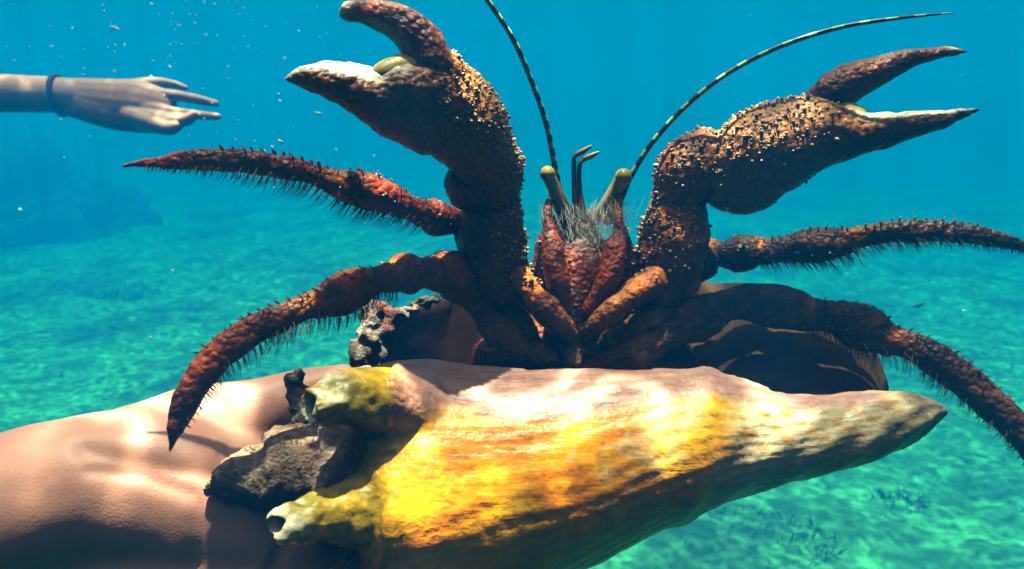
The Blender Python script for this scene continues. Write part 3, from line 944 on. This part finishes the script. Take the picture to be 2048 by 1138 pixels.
def leg(segs, hair_from, hair_len, seed, tint, claw_seg, hairs, spikes, depth_skew=0.0):
    """a jointed walking leg; its last piece is the curved pointed claw"""
    parts, rail = [], []
    for k, lst in enumerate(segs):
        p, r = PR(lst)
        p, r = resample(p, r, 24)
        q = np.linspace(0, 1, 24)
        if k < claw_seg:
            r = r * (0.64 + 0.38 * np.exp(-((q - 0.72) / 0.32) ** 2) + 0.10 * np.exp(-((q - 0.1) / 0.07) ** 2))
        else:
            r = r * (0.68 + 0.20 * sstep(0, 0.3, q) + 0.12 * np.exp(-((q - 0.03) / 0.04) ** 2))
        V, F, S, A = tube(p, r, 16 * len(lst), 22, asp=0.8 if k < claw_seg else 0.55)
        N = normals(V, F)
        if ((V - V.mean(0)) * N).sum() < 0:
            F = [f[::-1] for f in F]; N = -N
        V = V + N * (0.0008 * noise(V, 170, seed + k, 3) + 0.0004 * noise(V, 420, seed + 5 + k, 2))[:, None]
        c = chitin(V, seed + 10 + k, tint[0], tint[1], 0.45 if k < claw_seg else 0.12)
        c = lerp(c, ORG * 0.8, 0.75 * (np.exp(-((S - 0.02) / 0.06) ** 2) * (k > 0) + np.exp(-((S - 0.98) / 0.05) ** 2) * (k < claw_seg)))
        if k == 0:
            c = chitin(V, seed + 40, np.array([0.22, 0.075, 0.025]), np.array([0.62, 0.27, 0.09]), 0.5)
        parts.append((V, F, c))
        pp, rr = resample(p, r, 60)
        rail.append((pp, rr))
    V, F, c = join(parts)
    o = mk('walking_leg', V, F, M_CHITIN, CRAB, c)
    # bristles below, short thorns above
    HV, HF, SV, SF = [], [], [], []

    def quill(Vl, Fl, a, b, w):
        ax = b - a
        s1 = np.cross(ax, FWD); s1 /= np.linalg.norm(s1) + 1e-12
        s2 = np.cross(ax, s1); s2 /= np.linalg.norm(s2) + 1e-12
        o0 = len(Vl)
        mid = a * 0.45 + b * 0.55 + np.cross(ax, FWD) * 0.08
        for cpt, ww in ((a, w), (mid, w * 0.6)):
            for t in (0, 2.094, 4.189):
                Vl.append(cpt + ww * (math.cos(t) * s1 + math.sin(t) * s2))
        Vl.append(b)
        for q in range(3):
            q2 = (q + 1) % 3
            Fl.append((o0 + q, o0 + q2, o0 + 3 + q2, o0 + 3 + q)); Fl.append((o0 + 3 + q, o0 + 3 + q2, o0 + 6))
    for k, (pp, rr) in enumerate(rail):
        if k < hair_from:
            continue
        t, u, v = frames(pp, UPV)
        L = np.linalg.norm(np.diff(pp, axis=0), axis=1).sum()
        for _ in range(int(hairs * L / 0.02)):
            s = rng.random() * (0.93 if k == claw_seg else 1)
            cl = math.floor(s * L / 0.0022) * 0.0022 / L            # hairs grow in tufts
            s = min(0.98, 0.65 * cl + 0.35 * s)
            i = s * 59; i0 = int(i)
            side = rng.normal(0, 0.35)
            dn = -u[i0] * math.cos(side) + v[i0] * math.sin(side)
            a = pp[i0] + dn * rr[i0] * 0.85
            ln = hair_len * rng.uniform(0.45, 1.1) * (1 if k < claw_seg else max(0.25, 1.1 - s))
            quill(HV, HF, a, a + (dn * 0.85 + t[i0] * rng.uniform(0.2, 0.6) + rng.normal(0, 0.08, 3)) * ln, 0.00011)
        for _ in range(int(spikes * L / 0.02)):
            s = rng.random() * (0.6 if k == claw_seg else 1)
            s = min(0.98, math.floor(s * L / 0.003) * 0.003 / L + 0.01)
            i0 = int(s * 59)
            side = rng.normal(0, 0.4)
            up = u[i0] * math.cos(side) + v[i0] * math.sin(side)
            a = pp[i0] + up * rr[i0] * 0.9
            quill(SV, SF, a, a + (up + t[i0] * rng.uniform(0.2, 0.7)) * rng.uniform(0.0010, 0.0026), 0.0004)
    # lower thorns on the hand segment
    for k in range(max(0, claw_seg - 1), claw_seg):
        pp, rr = rail[k]
        t, u, v = frames(pp, UPV)
        for s in np.linspace(0.08, 0.95, 10):
            i0 = int(s * 59)
            a = pp[i0] - u[i0] * rr[i0] * 0.85
            quill(SV, SF, a, a + (-u[i0] + t[i0] * 0.5) * rng.uniform(0.003, 0.006), 0.00045)
    tag(mk('bristles', HV, HF, M_HAIR, o), kind='stuff')
    tag(mk('thorns', SV, SF, M_SPIKE, o), kind='stuff')
    # pale warts on the upper pieces
    N = normals(V, F)
    w = np.ones(len(V)) * (np.arange(len(V)) < sum(len(q[0]) for q in parts[:claw_seg]))
    p, n = scatter(V, F, N, 160, w + 1e-6)
    ok = (n @ (p.mean(0) - CAM)) < 9
    r = rng.uniform(0.0003, 0.0007, len(p))
    TV, TF = domes(p, n, r, r * 1.2)
    tc = lerp(np.array([0.14, 0.06, 0.025]), np.array([0.62, 0.50, 0.38]), rng.random(len(p)) ** 2.2)
    tag(mk('tubercles', TV, TF, M_TUB, o, np.repeat(tc, 13, axis=0)), kind='stuff')
    return o


RB = (np.array([0.060, 0.012, 0.004]), np.array([0.26, 0.040, 0.009]))
OB = (np.array([0.060, 0.014, 0.004]), np.array([0.32, 0.070, 0.010]))
DB = (np.array([0.026, 0.014, 0.008]), np.array([0.085, 0.032, 0.014]))
# upper leg, left of the picture
leg([[(1120, 695, .278, 22), (1070, 665, .279, 30), (1010, 620, .281, 34), (970, 560, .284, 36)], [(975, 570, .284, 36), (955, 500, .283, 40), (935, 450, .28, 40)],
     [(930, 445, .278, 40), (885, 440, .274, 38), (848, 425, .268, 33)], [(855, 430, .267, 36), (790, 402, .258, 39), (720, 378, .25, 37), (668, 368, .246, 32)],
     [(668, 366, .244, 30), (610, 344, .238, 29), (540, 330, .232, 29), (460, 322, .227, 27), (380, 320, .223, 22), (300, 326, .22, 11), (250, 331, .218, 2)]],
    3, 0.0098, 201, RB, 4, 120, 26)
# lower leg, left of the picture
leg([[(1110, 715, .277, 24), (1040, 695, .277, 34), (985, 650, .277, 38)], [(990, 660, .277, 36), (950, 590, .276, 46), (905, 550, .272, 50), (868, 545, .268, 46)],
     [(872, 545, .266, 47), (820, 545, .258, 42), (785, 552, .253, 38)], [(792, 552, .251, 40), (740, 564, .245, 42), (690, 585, .24, 42), (640, 606, .236, 37)],
     [(642, 604, .234, 33), (570, 630, .228, 34), (490, 672, .221, 36), (425, 725, .216, 37), (382, 785, .212, 33), (356, 845, .21, 23), (340, 900, .208, 3)]],
    3, 0.0105, 231, OB, 4, 110, 24)
# upper leg, right of the picture
leg([[(1180, 695, 0.278, 22), (1250, 665, 0.279, 30), (1320, 625, 0.2832, 34), (1375, 565, 0.2922, 36)], [(1370, 575, 0.2917, 36), (1395, 530, 0.2954, 40), (1420, 508, 0.2982, 38)],
     [(1410, 510, 0.2961, 34), (1465, 508, 0.2982, 37), (1520, 502, 0.298, 34)], [(1515, 504, 0.297, 36), (1580, 498, 0.292, 38), (1640, 490, 0.288, 36), (1700, 482, 0.284, 31)],
     [(1698, 480, 0.282, 29), (1770, 466, 0.278, 26), (1860, 462, 0.274, 24), (1950, 470, 0.27, 20), (2040, 490, 0.268, 14), (2125, 520, 0.266, 2)]],
    3, 0.0090, 261, DB, 4, 120, 26)
# lower leg, right of the picture
leg([[(1165, 722, 0.277, 22), (1240, 715, 0.277, 32), (1310, 690, 0.2781, 34)], [(1300, 695, 0.276, 34), (1370, 650, 0.2817, 44), (1430, 622, 0.2863, 46)],
     [(1400, 625, 0.283, 46), (1480, 605, 0.2878, 46), (1560, 615, 0.286, 45), (1625, 630, 0.282, 42)], [(1612, 628, 0.282, 42), (1680, 638, 0.278, 48), (1735, 660, 0.274, 46), (1775, 680, 0.271, 40)],
     [(1770, 676, 0.269, 36), (1840, 700, 0.263, 38), (1910, 746, 0.258, 38), (1975, 800, 0.253, 37), (2035, 862, 0.249, 32), (2085, 950, 0.246, 14), (2100, 1000, 0.245, 2)]],
    3, 0.0100, 291, DB, 4, 100, 20)


def head_parts():
    # eyestalks with yellow ends
    for lst, s in (([(1140, 448, .283, 20), (1122, 410, .281, 17), (1108, 375, .279, 14), (1097, 352, .277, 14)], 1), ([(1190, 440, .283, 12), (1212, 408, .281, 13), (1232, 377, .279, 14), (1244, 358, .277, 15)], 2)):
        p, r = PR(lst)
        V, F, S, A = tube(p, r, 40, 20)
        x, y = px_of(V)
        c = lerp(np.array([0.06, 0.04, 0.02]) if s == 1 else np.array([0.32, 0.27, 0.20]), np.array([0.34, 0.22, 0.06]), sstep(0.35, 0.75, S))
        o = mk('eyestalk', V, F, M_EYE, CRAB, c)
        q, rr = PR([lst[-1]])
        t = p[-1] - p[-2]; t /= np.linalg.norm(t)
        V, F = ball(q[0] + t * rr[0] * 0.35, rr[0] * 1.12, 20, 14)
        f = ((V - q[0]) @ t) / rr[0]
        c = lerp(np.array([0.62, 0.42, 0.02]), np.array([0.70, 0.46, 0.01]), sstep(-1, 1, f))
        c = lerp(c, np.array([0.10, 0.08, 0.02]), 0.6 * np.exp(-((((V - q[0]) @ -FWD) / rr[0] - 0.95) / 0.25) ** 2))
        mk('eye', V, F, M_EYE, o, c)
        n = [P(lst[-1][0] + 2, lst[-1][1] - 14, lst[-1][2]), P(lst[-1][0] + 2, lst[-1][1] - 24, lst[-1][2])]
        mk('tip_tuft', *domes([n[0]], [UPV], [0.0006], [0.0016])[:2], M_SPIKE, o)
    # long banded feelers
    for lst in ([(1140, 440, .284, 9), (1122, 390, .282, 6), (1112, 345, .28, 5), (1093, 250, .276, 4.6), (1062, 160, .27, 4.4), (1028, 82, .264, 4.4), (985, 15, .258, 4.2), (930, -60, .25, 4)],
                [(1215, 440, .284, 10), (1240, 395, .282, 8), (1262, 352, .279, 5), (1305, 285, .275, 4.6), (1370, 214, .27, 4.4), (1455, 147, .265, 4.4), (1560, 93, .26, 4.4), (1680, 55, .256, 4), (1800, 36, .252, 3), (1905, 26, .25, 1.2)]):
        p, r = PR(lst)
        V, F, S, A = tube(p, r * 1.2, 260, 8)
        n = 19
        band = (np.mod(S ** 0.85 * n, 1) < 0.58) | (S < 0.08)
        c = np.where(band[:, None], np.array([0.012, 0.014, 0.012]), np.array([0.30, 0.46, 0.14]))
        mk('antenna', V, F, M_FEELER, CRAB, c)
    # short elbowed feelers in the middle
    for lst in ([(1158, 440, .282, 8), (1150, 400, .28, 6), (1148, 360, .279, 5), (1148, 322, .278, 5), (1150, 312, .278, 5), (1165, 303, .277, 6), (1181, 293, .276, 3)],
                [(1172, 440, .281, 8), (1161, 395, .279, 6), (1158, 350, .278, 5), (1160, 328, .277, 5), (1166, 319, .277, 5), (1180, 313, .276, 6), (1196, 305, .275, 3)]):
        p, r = PR(lst)
        V, F, S, A = tube(p, r, 60, 8)
        c = lerp(np.array([0.30, 0.22, 0.16]), np.array([0.03, 0.028, 0.02]), sstep(0.15, 0.5, S))
        c = lerp(c, np.array([0.22, 0.16, 0.06]), sstep(0.72, 0.85, S))
        mk('antennule', V, F, M_FEELER, CRAB, c)
    # jointed mouth limbs
    for lst in ([(1130, 620, .270, 16), (1115, 560, .268, 24), (1105, 500, .27, 24), (1100, 462, .272, 15), (1094, 432, .275, 10), (1098, 405, .278, 7)],
                [(1180, 620, .270, 16), (1215, 560, .268, 24), (1228, 505, .27, 24), (1238, 465, .273, 13), (1236, 425, .276, 9), (1240, 395, .278, 6)]):
        p, r = PR(lst)
        V, F, S, A = tube(p, r, 60, 18)
        N = normals(V, F)
        V = V + N * (0.0008 * noise(V, 220, 330, 3))[:, None]
        c = chitin(V, 331, np.array([0.06, 0.014, 0.005]), np.array([0.34, 0.07, 0.012]), 0.4)
        o = mk('mouth_limb', V, F, M_CHITIN, CRAB, c)
        pp, rr = resample(p, r, 60)
        HV, HF = [], []
        for _ in range(170):
            i = rng.integers(22, 59)
            dr = UPV * rng.uniform(0.1, 1) + RGT * rng.normal(0, 0.8) - FWD * rng.uniform(-0.2, 0.6)
            dr /= np.linalg.norm(dr)
            a = pp[i] + dr * rr[i] * 0.7
            b = a + dr * rng.uniform(0.002, 0.006)
            o0 = len(HV)
            for t in (0, 2.1, 4.2):
                HV.append(a + 0.00012 * (math.cos(t) * RGT + math.sin(t) * FWD))
            HV.append(b)
            HF += [(o0, o0 + 1, o0 + 3), (o0 + 1, o0 + 2, o0 + 3), (o0 + 2, o0, o0 + 3)]
        tag(mk('bristles', HV, HF, M_HAIR, o), kind='stuff')
    # fine feathery fan in front of the face
    HV, HF = [], []
    for _ in range(520):
        a = P(rng.normal(1190, 34), rng.uniform(425, 500), rng.uniform(.268, .279))
        dr = UPV * rng.uniform(0.3, 1) + RGT * rng.normal(0.15, 0.6) - FWD * rng.uniform(-0.3, 0.5)
        dr /= np.linalg.norm(dr)
        b = a + dr * rng.uniform(0.003, 0.010) + RGT * rng.normal(0, 0.0006)
        o0 = len(HV)
        for t in (0, 2.1, 4.2):
            HV.append(a + 0.00008 * (math.cos(t) * RGT + math.sin(t) * FWD))
        HV.append(b)
        HF += [(o0, o0 + 1, o0 + 3), (o0 + 1, o0 + 2, o0 + 3), (o0 + 2, o0, o0 + 3)]
    tag(mk('feathery_bristles', HV, HF, mat('pale_bristle', attr=False, base=(0.30, 0.28, 0.26), rough=0.6, var=0.3, bump=0), CRAB), kind='stuff')
    # pale plates between the leg bases
    V, F = fuse([chain([(1152, 655, .274, 11), (1150, 690, .274, 13), (1148, 725, .273, 18)]), chain([(1118, 690, .275, 12), (1150, 706, .274, 14), (1182, 690, .275, 12)])], 0.001, 3)
    mk('breast_plate', V, F, M_CHITIN, CRAB, chitin(V, 350, np.array([0.16, 0.06, 0.03]), np.array([0.36, 0.18, 0.11]), 0.5))


head_parts()

# ------------------------------------------------------------------ people: the holding arm and the far hand
def skin_col(V, seed, base=(0.60, 0.27, 0.20)):
    n1, n2 = noise(V, 30, seed, 3), noise(V, 120, seed + 1, 2)
    c = lerp(np.array(base) * 0.9, np.array(base) * np.array([1.1, 1.12, 1.12]), sstep(-0.5, 0.5, n1))
    return lerp(c, np.array(base) * np.array([1.0, 0.75, 0.7]), 0.4 * sstep(0.1, 0.6, n2))


def holding_arm():
    parts = [chain([(-1500, 1500, .17, 330), (-700, 1240, .185, 275), (-250, 1085, .208, 190), (0, 1030, .226, 160), (170, 990, .236, 162), (320, 985, .244, 165), (470, 1035, .25, 160), (600, 1110, .254, 130)], n=90, seg=32),
             # heel of the hand towards the camera
             chain([(60, 1150, .232, 120), (250, 1160, .236, 130), (450, 1190, .238, 125), (620, 1250, .24, 105)]),
             # ball of the thumb and thumb
             chain([(170, 960, .24, 120), (300, 912, .25, 112), (400, 876, .258, 108), (490, 846, .264, 88), (570, 812, .268, 70), (640, 782, .271, 52), (700, 765, .273, 40), (722, 762, .274, 30)], n=70),
             # four fingers running under the shell
             chain([(560, 1130, .262, 80), (700, 1230, .268, 62), (840, 1310, .272, 52), (960, 1330, .272, 46), (1070, 1310, .270, 40)]),
             chain([(540, 1160, .248, 84), (700, 1270, .250, 64), (860, 1345, .252, 54), (1000, 1355, .252, 48), (1120, 1330, .252, 40)]),
             chain([(500, 1230, .238, 80), (690, 1320, .236, 64), (860, 1370, .236, 54), (990, 1375, .236, 48), (1100, 1345, .236, 40)]),
             chain([(470, 1265, .226, 80), (660, 1330, .221, 60), (800, 1345, .220, 50), (900, 1350, .220, 44), (980, 1330, .221, 36)])]
    V, F = fuse(parts, 0.0017, 10)
    F, N = outward(V, F)
    x, y = px_of(V)
    V0 = V
    # soft creases where the ball of the thumb meets the palm, tendons of the wrist
    def crease(pts, w, dep):
        q = np.array(pts, float)
        best = np.full(len(V0), 1e9)
        for a, b in zip(q[:-1], q[1:]):
            ab = b - a
            t = np.clip(((x - a[0]) * ab[0] + (y - a[1]) * ab[1]) / (ab @ ab), 0, 1)
            best = np.minimum(best, np.hypot(x - a[0] - t * ab[0], y - a[1] - t * ab[1]))
        return dep * np.exp(-(best / w) ** 2) * ((N @ FWD) < 0.3)
    dsp = -crease([(170, 900), (260, 920), (360, 940), (470, 955)], 20, 0.0016) - crease([(180, 940), (280, 950), (380, 985)], 16, 0.0014)
    dsp -= crease([(60, 880), (130, 850), (220, 838)], 15, 0.0010) + crease([(460, 900), (440, 960), (400, 1010), (390, 1140)], 22, 0.0012) + crease([(600, 1070), (560, 1100), (540, 1150)], 13, 0.0024)
    dsp -= crease([(560, 775), (575, 800), (580, 830)], 6, 0.0007) + crease([(575, 772), (588, 800)], 5, 0.0005)
    V = V + N * (dsp + 0.0009 * noise(V, 60, 401, 3))[:, None]
    o = mk('person', V, F, M_SKIN, col=skin_col(V, 402), loc=P(300, 1138, 0.24))
    tag(o, 'bare forearm and open hand reaching in to hold up the conch shell', 'person')
    # thumb nail
    c = P(712, 742, .2715)
    V, F = ball(np.zeros(3), 1.0, 18, 10, (0.0062, 0.0034, 0.0016))
    ax = P(725, 738, .2725) - P(670, 752, .271); ax /= np.linalg.norm(ax)
    nn = UPV - ax * (UPV @ ax); nn /= np.linalg.norm(nn); sd = np.cross(nn, ax)
    V = c + V[:, :1] * ax + V[:, 1:2] * sd + V[:, 2:] * nn
    mk('thumb_nail', V, F, M_SKIN, o, np.tile(np.array([0.70, 0.50, 0.42]), (len(V), 1)))


holding_arm()


def far_hand():
    D = 0.85
    parts = [chain([(-1000, 330, .95, 62), (-620, 260, .92, 56), (-380, 215, .89, 47), (-150, 190, .86, 43), (0, 187, D, 38), (60, 188, D, 36.5), (115, 190, D, 35), (140, 192, D, 35)], n=80, seg=28, asp=0.8),
             # back of the hand, held on edge
             chain([(110, 190, D, 34), (165, 196, D, 40), (220, 203, D, 46), (270, 208, D, 49), (312, 214, D, 42)], asp=0.55),
             chain([(150, 200, D, 36), (230, 220, D, 40), (300, 232, D, 36), (330, 245, D, 26)], asp=0.6),
             # fingers
             chain([(270, 178, D + .01, 20), (310, 166, D + .016, 12), (345, 168, D + .02, 8.5), (372, 176, D + .022, 5.5)]),
             chain([(285, 188, D, 16), (325, 189, D - .002, 11.5), (365, 193, D - .003, 10.5), (405, 201, D - .003, 9), (432, 207, D - .002, 7)]),
             chain([(290, 214, D - .006, 15), (340, 223, D - .012, 10.5), (385, 229, D - .016, 9.5), (415, 232, D - .018, 8.5), (436, 233, D - .018, 6.8)]),
             chain([(290, 232, D - .008, 18), (335, 240, D - .018, 14), (372, 240, D - .024, 12.5), (384, 233, D - .027, 11), (388, 229, D - .028, 9)]),
             chain([(260, 230, D - .004, 22), (310, 248, D - .016, 18), (340, 256, D - .022, 15), (355, 252, D - .025, 11)])]
    V, F = fuse(parts, 0.0015, 3)
    F, N = outward(V, F)
    V = V + N * (0.0006 * noise(V, 40, 421, 3))[:, None]
    o = mk('person', V, F, M_SKIN, col=skin_col(V, 422, (0.85, 0.40, 0.28)), loc=P(100, 230, D))
    tag(o, 'outstretched pale arm and hand with a thin blue wristband in open water', 'person')
    # wristband
    V, F = [], []
    n, m = 48, 8
    c0, c1 = P(115, 152, D), P(124, 231, D)
    cen = (c0 + c1) / 2
    a = (c0 - c1) / 2; ra = np.linalg.norm(a); a /= ra
    for i in range(n):
        t = 2 * math.pi * i / n
        rad = math.cos(t) * a * ra * 0.99 + math.sin(t) * FWD * ra * 0.86
        rdir = rad / np.linalg.norm(rad)
        axd = np.cross(a, FWD)
        for j in range(m):
            s = 2 * math.pi * j / m
            V.append(cen + rad + rdir * 0.0020 * math.cos(s) + axd * 0.0032 * math.sin(s))
    for i in range(n):
        for j in range(m):
            F.append((i * m + j, ((i + 1) % n) * m + j, ((i + 1) % n) * m + (j + 1) % m, i * m + (j + 1) % m))
    mk('wristband', V, F, M_BAND, o)


far_hand()

# ------------------------------------------------------------------ things on and above the seabed
def ground(px, py):
    """where the ray of a pixel meets the sand level"""
    d = P(px, py, 1.0) - CAM
    t = -CAM[2] / d[2]
    return CAM + d * t


def weed(name, centre, spread, count, length, label, group=None, kind=None):
    V, F = [], []
    for _ in range(count):
        a = rng.uniform(0, 2 * math.pi); q = spread * math.sqrt(rng.random())
        b = np.array([centre[0] + q * math.cos(a) * 1.5, centre[1] + q * math.sin(a), -0.02 + 0.03 * rng.random()])
        dr = np.array([rng.normal(0, 0.7), rng.normal(0, 0.7), rng.uniform(0.2, 1.0)]); dr /= np.linalg.norm(dr)
        sd = np.cross(dr, rng.normal(size=3)); sd /= np.linalg.norm(sd)
        ln, w = length * rng.uniform(0.4, 1.2), rng.uniform(0.001, 0.003)
        bend = rng.normal(0, 0.35, 3)
        o0 = len(V)
        for k, (s, ww) in enumerate(((0, 1), (0.4, 0.9), (0.75, 0.6), (1, 0.1))):
            c = b + dr * ln * s + bend * ln * s * s * 0.6
            c[2] = max(c[2], -0.02)
            V += [c - sd * w * ww, c + sd * w * ww]
        for k in range(3):
            F.append((o0 + 2 * k, o0 + 2 * k + 1, o0 + 2 * k + 3, o0 + 2 * k + 2))
    o = mk(name, V, F, M_WEED, loc=(centre[0], centre[1], 0))
    tag(o, label, 'seaweed', group, kind)
    return o


weed('seaweed_clump', ground(1510, 1085), 0.15, 900, 0.045, 'dark feathery seaweed patch on the sand below the shell, at the bottom of the view')
weed('seaweed_clump', ground(235, 590), 0.17, 700, 0.045, 'dark round seaweed patch on the sand left of the lower crab leg')
weed('seaweed_clump', ground(1800, 1000), 0.06, 160, 0.035, 'small faint seaweed tuft on the sand right of the shell tip')
weed('seaweed_clump', ground(330, 480), 0.15, 500, 0.05, 'distant thin seaweed patch under the upper left crab leg')
# torn blades of sea grass lying about
cen = ground(1000, 760)
weed('seagrass_litter', np.array([0.0, 3.2, 0]), 2.6, 520, 0.05, 'loose torn seagrass blades strewn over the sand', kind='stuff')


def reef(c, rx, ry, h, seed, label):
    n, m = 70, 26
    V, F = [], []
    for i in range(m + 1):
        th = (i / m) * math.pi / 2
        for j in range(n):
            a = 2 * math.pi * j / n
            V.append((rx * math.cos(a) * math.cos(th), ry * math.sin(a) * math.cos(th), h * math.sin(th)))
    for i in range(m):
        for j in range(n):
            F.append((i * n + j, i * n + (j + 1) % n, (i + 1) * n + (j + 1) % n, (i + 1) * n + j))
    V = np.array(V)
    k = 1 + 0.38 * noise(V + seed * 7, 1.3, seed, 4) + 0.16 * noise(V, 5, seed + 1, 3)
    V = V * k[:, None] + np.array([c[0], c[1], -0.12])
    o = mk('reef_rock', V, F, M_REEF, loc=(c[0], c[1], -0.12))
    tag(o, label, 'rock')


reef((-5.0, 6.6), 1.5, 1.2, 0.95, 3, 'large dim reef boulder looming far off at the edge behind the far arm')


def fish():
    a, b = P(1829, 613, 1.5), P(1853, 607, 1.5)
    ax = b - a; L = np.linalg.norm(ax); ax /= L
    p = np.array([a + ax * L * t for t in (0, 0.2, 0.45, 0.7, 0.82)])
    r = np.array([0.12, 0.16, 0.17, 0.09, 0.04]) * L
    V, F, S, A = tube(p, r, 24, 12, asp=0.45)
    o = mk('small_fish', V, F, M_FISH, loc=p.mean(0))
    tag(o, 'tiny dark fish in mid water above the lower right crab leg', 'fish')
    e = a + ax * L * 0.8
    sd = FWD * 0.0006
    T = [e + sd, e - sd, e + ax * L * 0.22 + UPV * L * 0.16 + sd, e + ax * L * 0.22 + UPV * L * 0.16 - sd, e + ax * L * 0.14 + sd, e + ax * L * 0.14 - sd, e + ax * L * 0.22 - UPV * L * 0.16 + sd, e + ax * L * 0.22 - UPV * L * 0.16 - sd]
    mk('tail_fin', T, [(0, 2, 4), (1, 5, 3), (0, 4, 6), (1, 7, 5), (0, 1, 3, 2), (2, 3, 5, 4), (4, 5, 7, 6), (0, 6, 7, 1)], M_FISH, o, smooth=False)


fish()


def snow():
    V, F = [], []
    ico = np.array([(0, 0, 1), (0.9, 0, 0.4), (0.28, 0.85, 0.4), (-0.72, 0.53, 0.4), (-0.72, -0.53, 0.4), (0.28, -0.85, 0.4), (0.72, 0.53, -0.4), (-0.28, 0.85, -0.4), (-0.9, 0, -0.4), (-0.28, -0.85, -0.4), (0.72, -0.53, -0.4), (0, 0, -1)])
    tri = [(0, 1, 2), (0, 2, 3), (0, 3, 4), (0, 4, 5), (0, 5, 1), (1, 6, 2), (2, 7, 3), (3, 8, 4), (4, 9, 5), (5, 10, 1), (6, 7, 2), (7, 8, 3), (8, 9, 4), (9, 10, 5), (10, 6, 1), (11, 7, 6), (11, 8, 7), (11, 9, 8), (11, 10, 9), (11, 6, 10)]
    for k in range(330):
        if k < 230:
            px, py = rng.normal(380, 260), rng.normal(90, 130)
        else:
            px, py = rng.uniform(-300, 2350), rng.uniform(-100, 1100)
        d = rng.uniform(0.3, 1.6)
        c = P(px, py, d)
        if c[2] > HAZE_TOP - 0.02 or c[2] < 0.05:
            continue
        r = rng.lognormal(-0.15, 0.6) * 0.95 * d / FPX
        el = rng.uniform(1.0, 3.5) if k < 230 else rng.uniform(1, 2)
        a = -0.5 + rng.normal(0, 0.25)
        ax = RGT * math.cos(a) + UPV * math.sin(a)
        q = ico * rng.uniform(0.7, 1.1, (12, 1)) * r
        q = q + np.outer(q @ ax, ax) * (el - 1)
        F += [tuple(i + len(V) for i in f) for f in tri]
        V += list(c + q)
    o = mk('marine_snow', V, F, M_SPECK, smooth=True)
    tag(o, 'tiny pale specks drifting in the water', 'specks', kind='stuff')


snow()
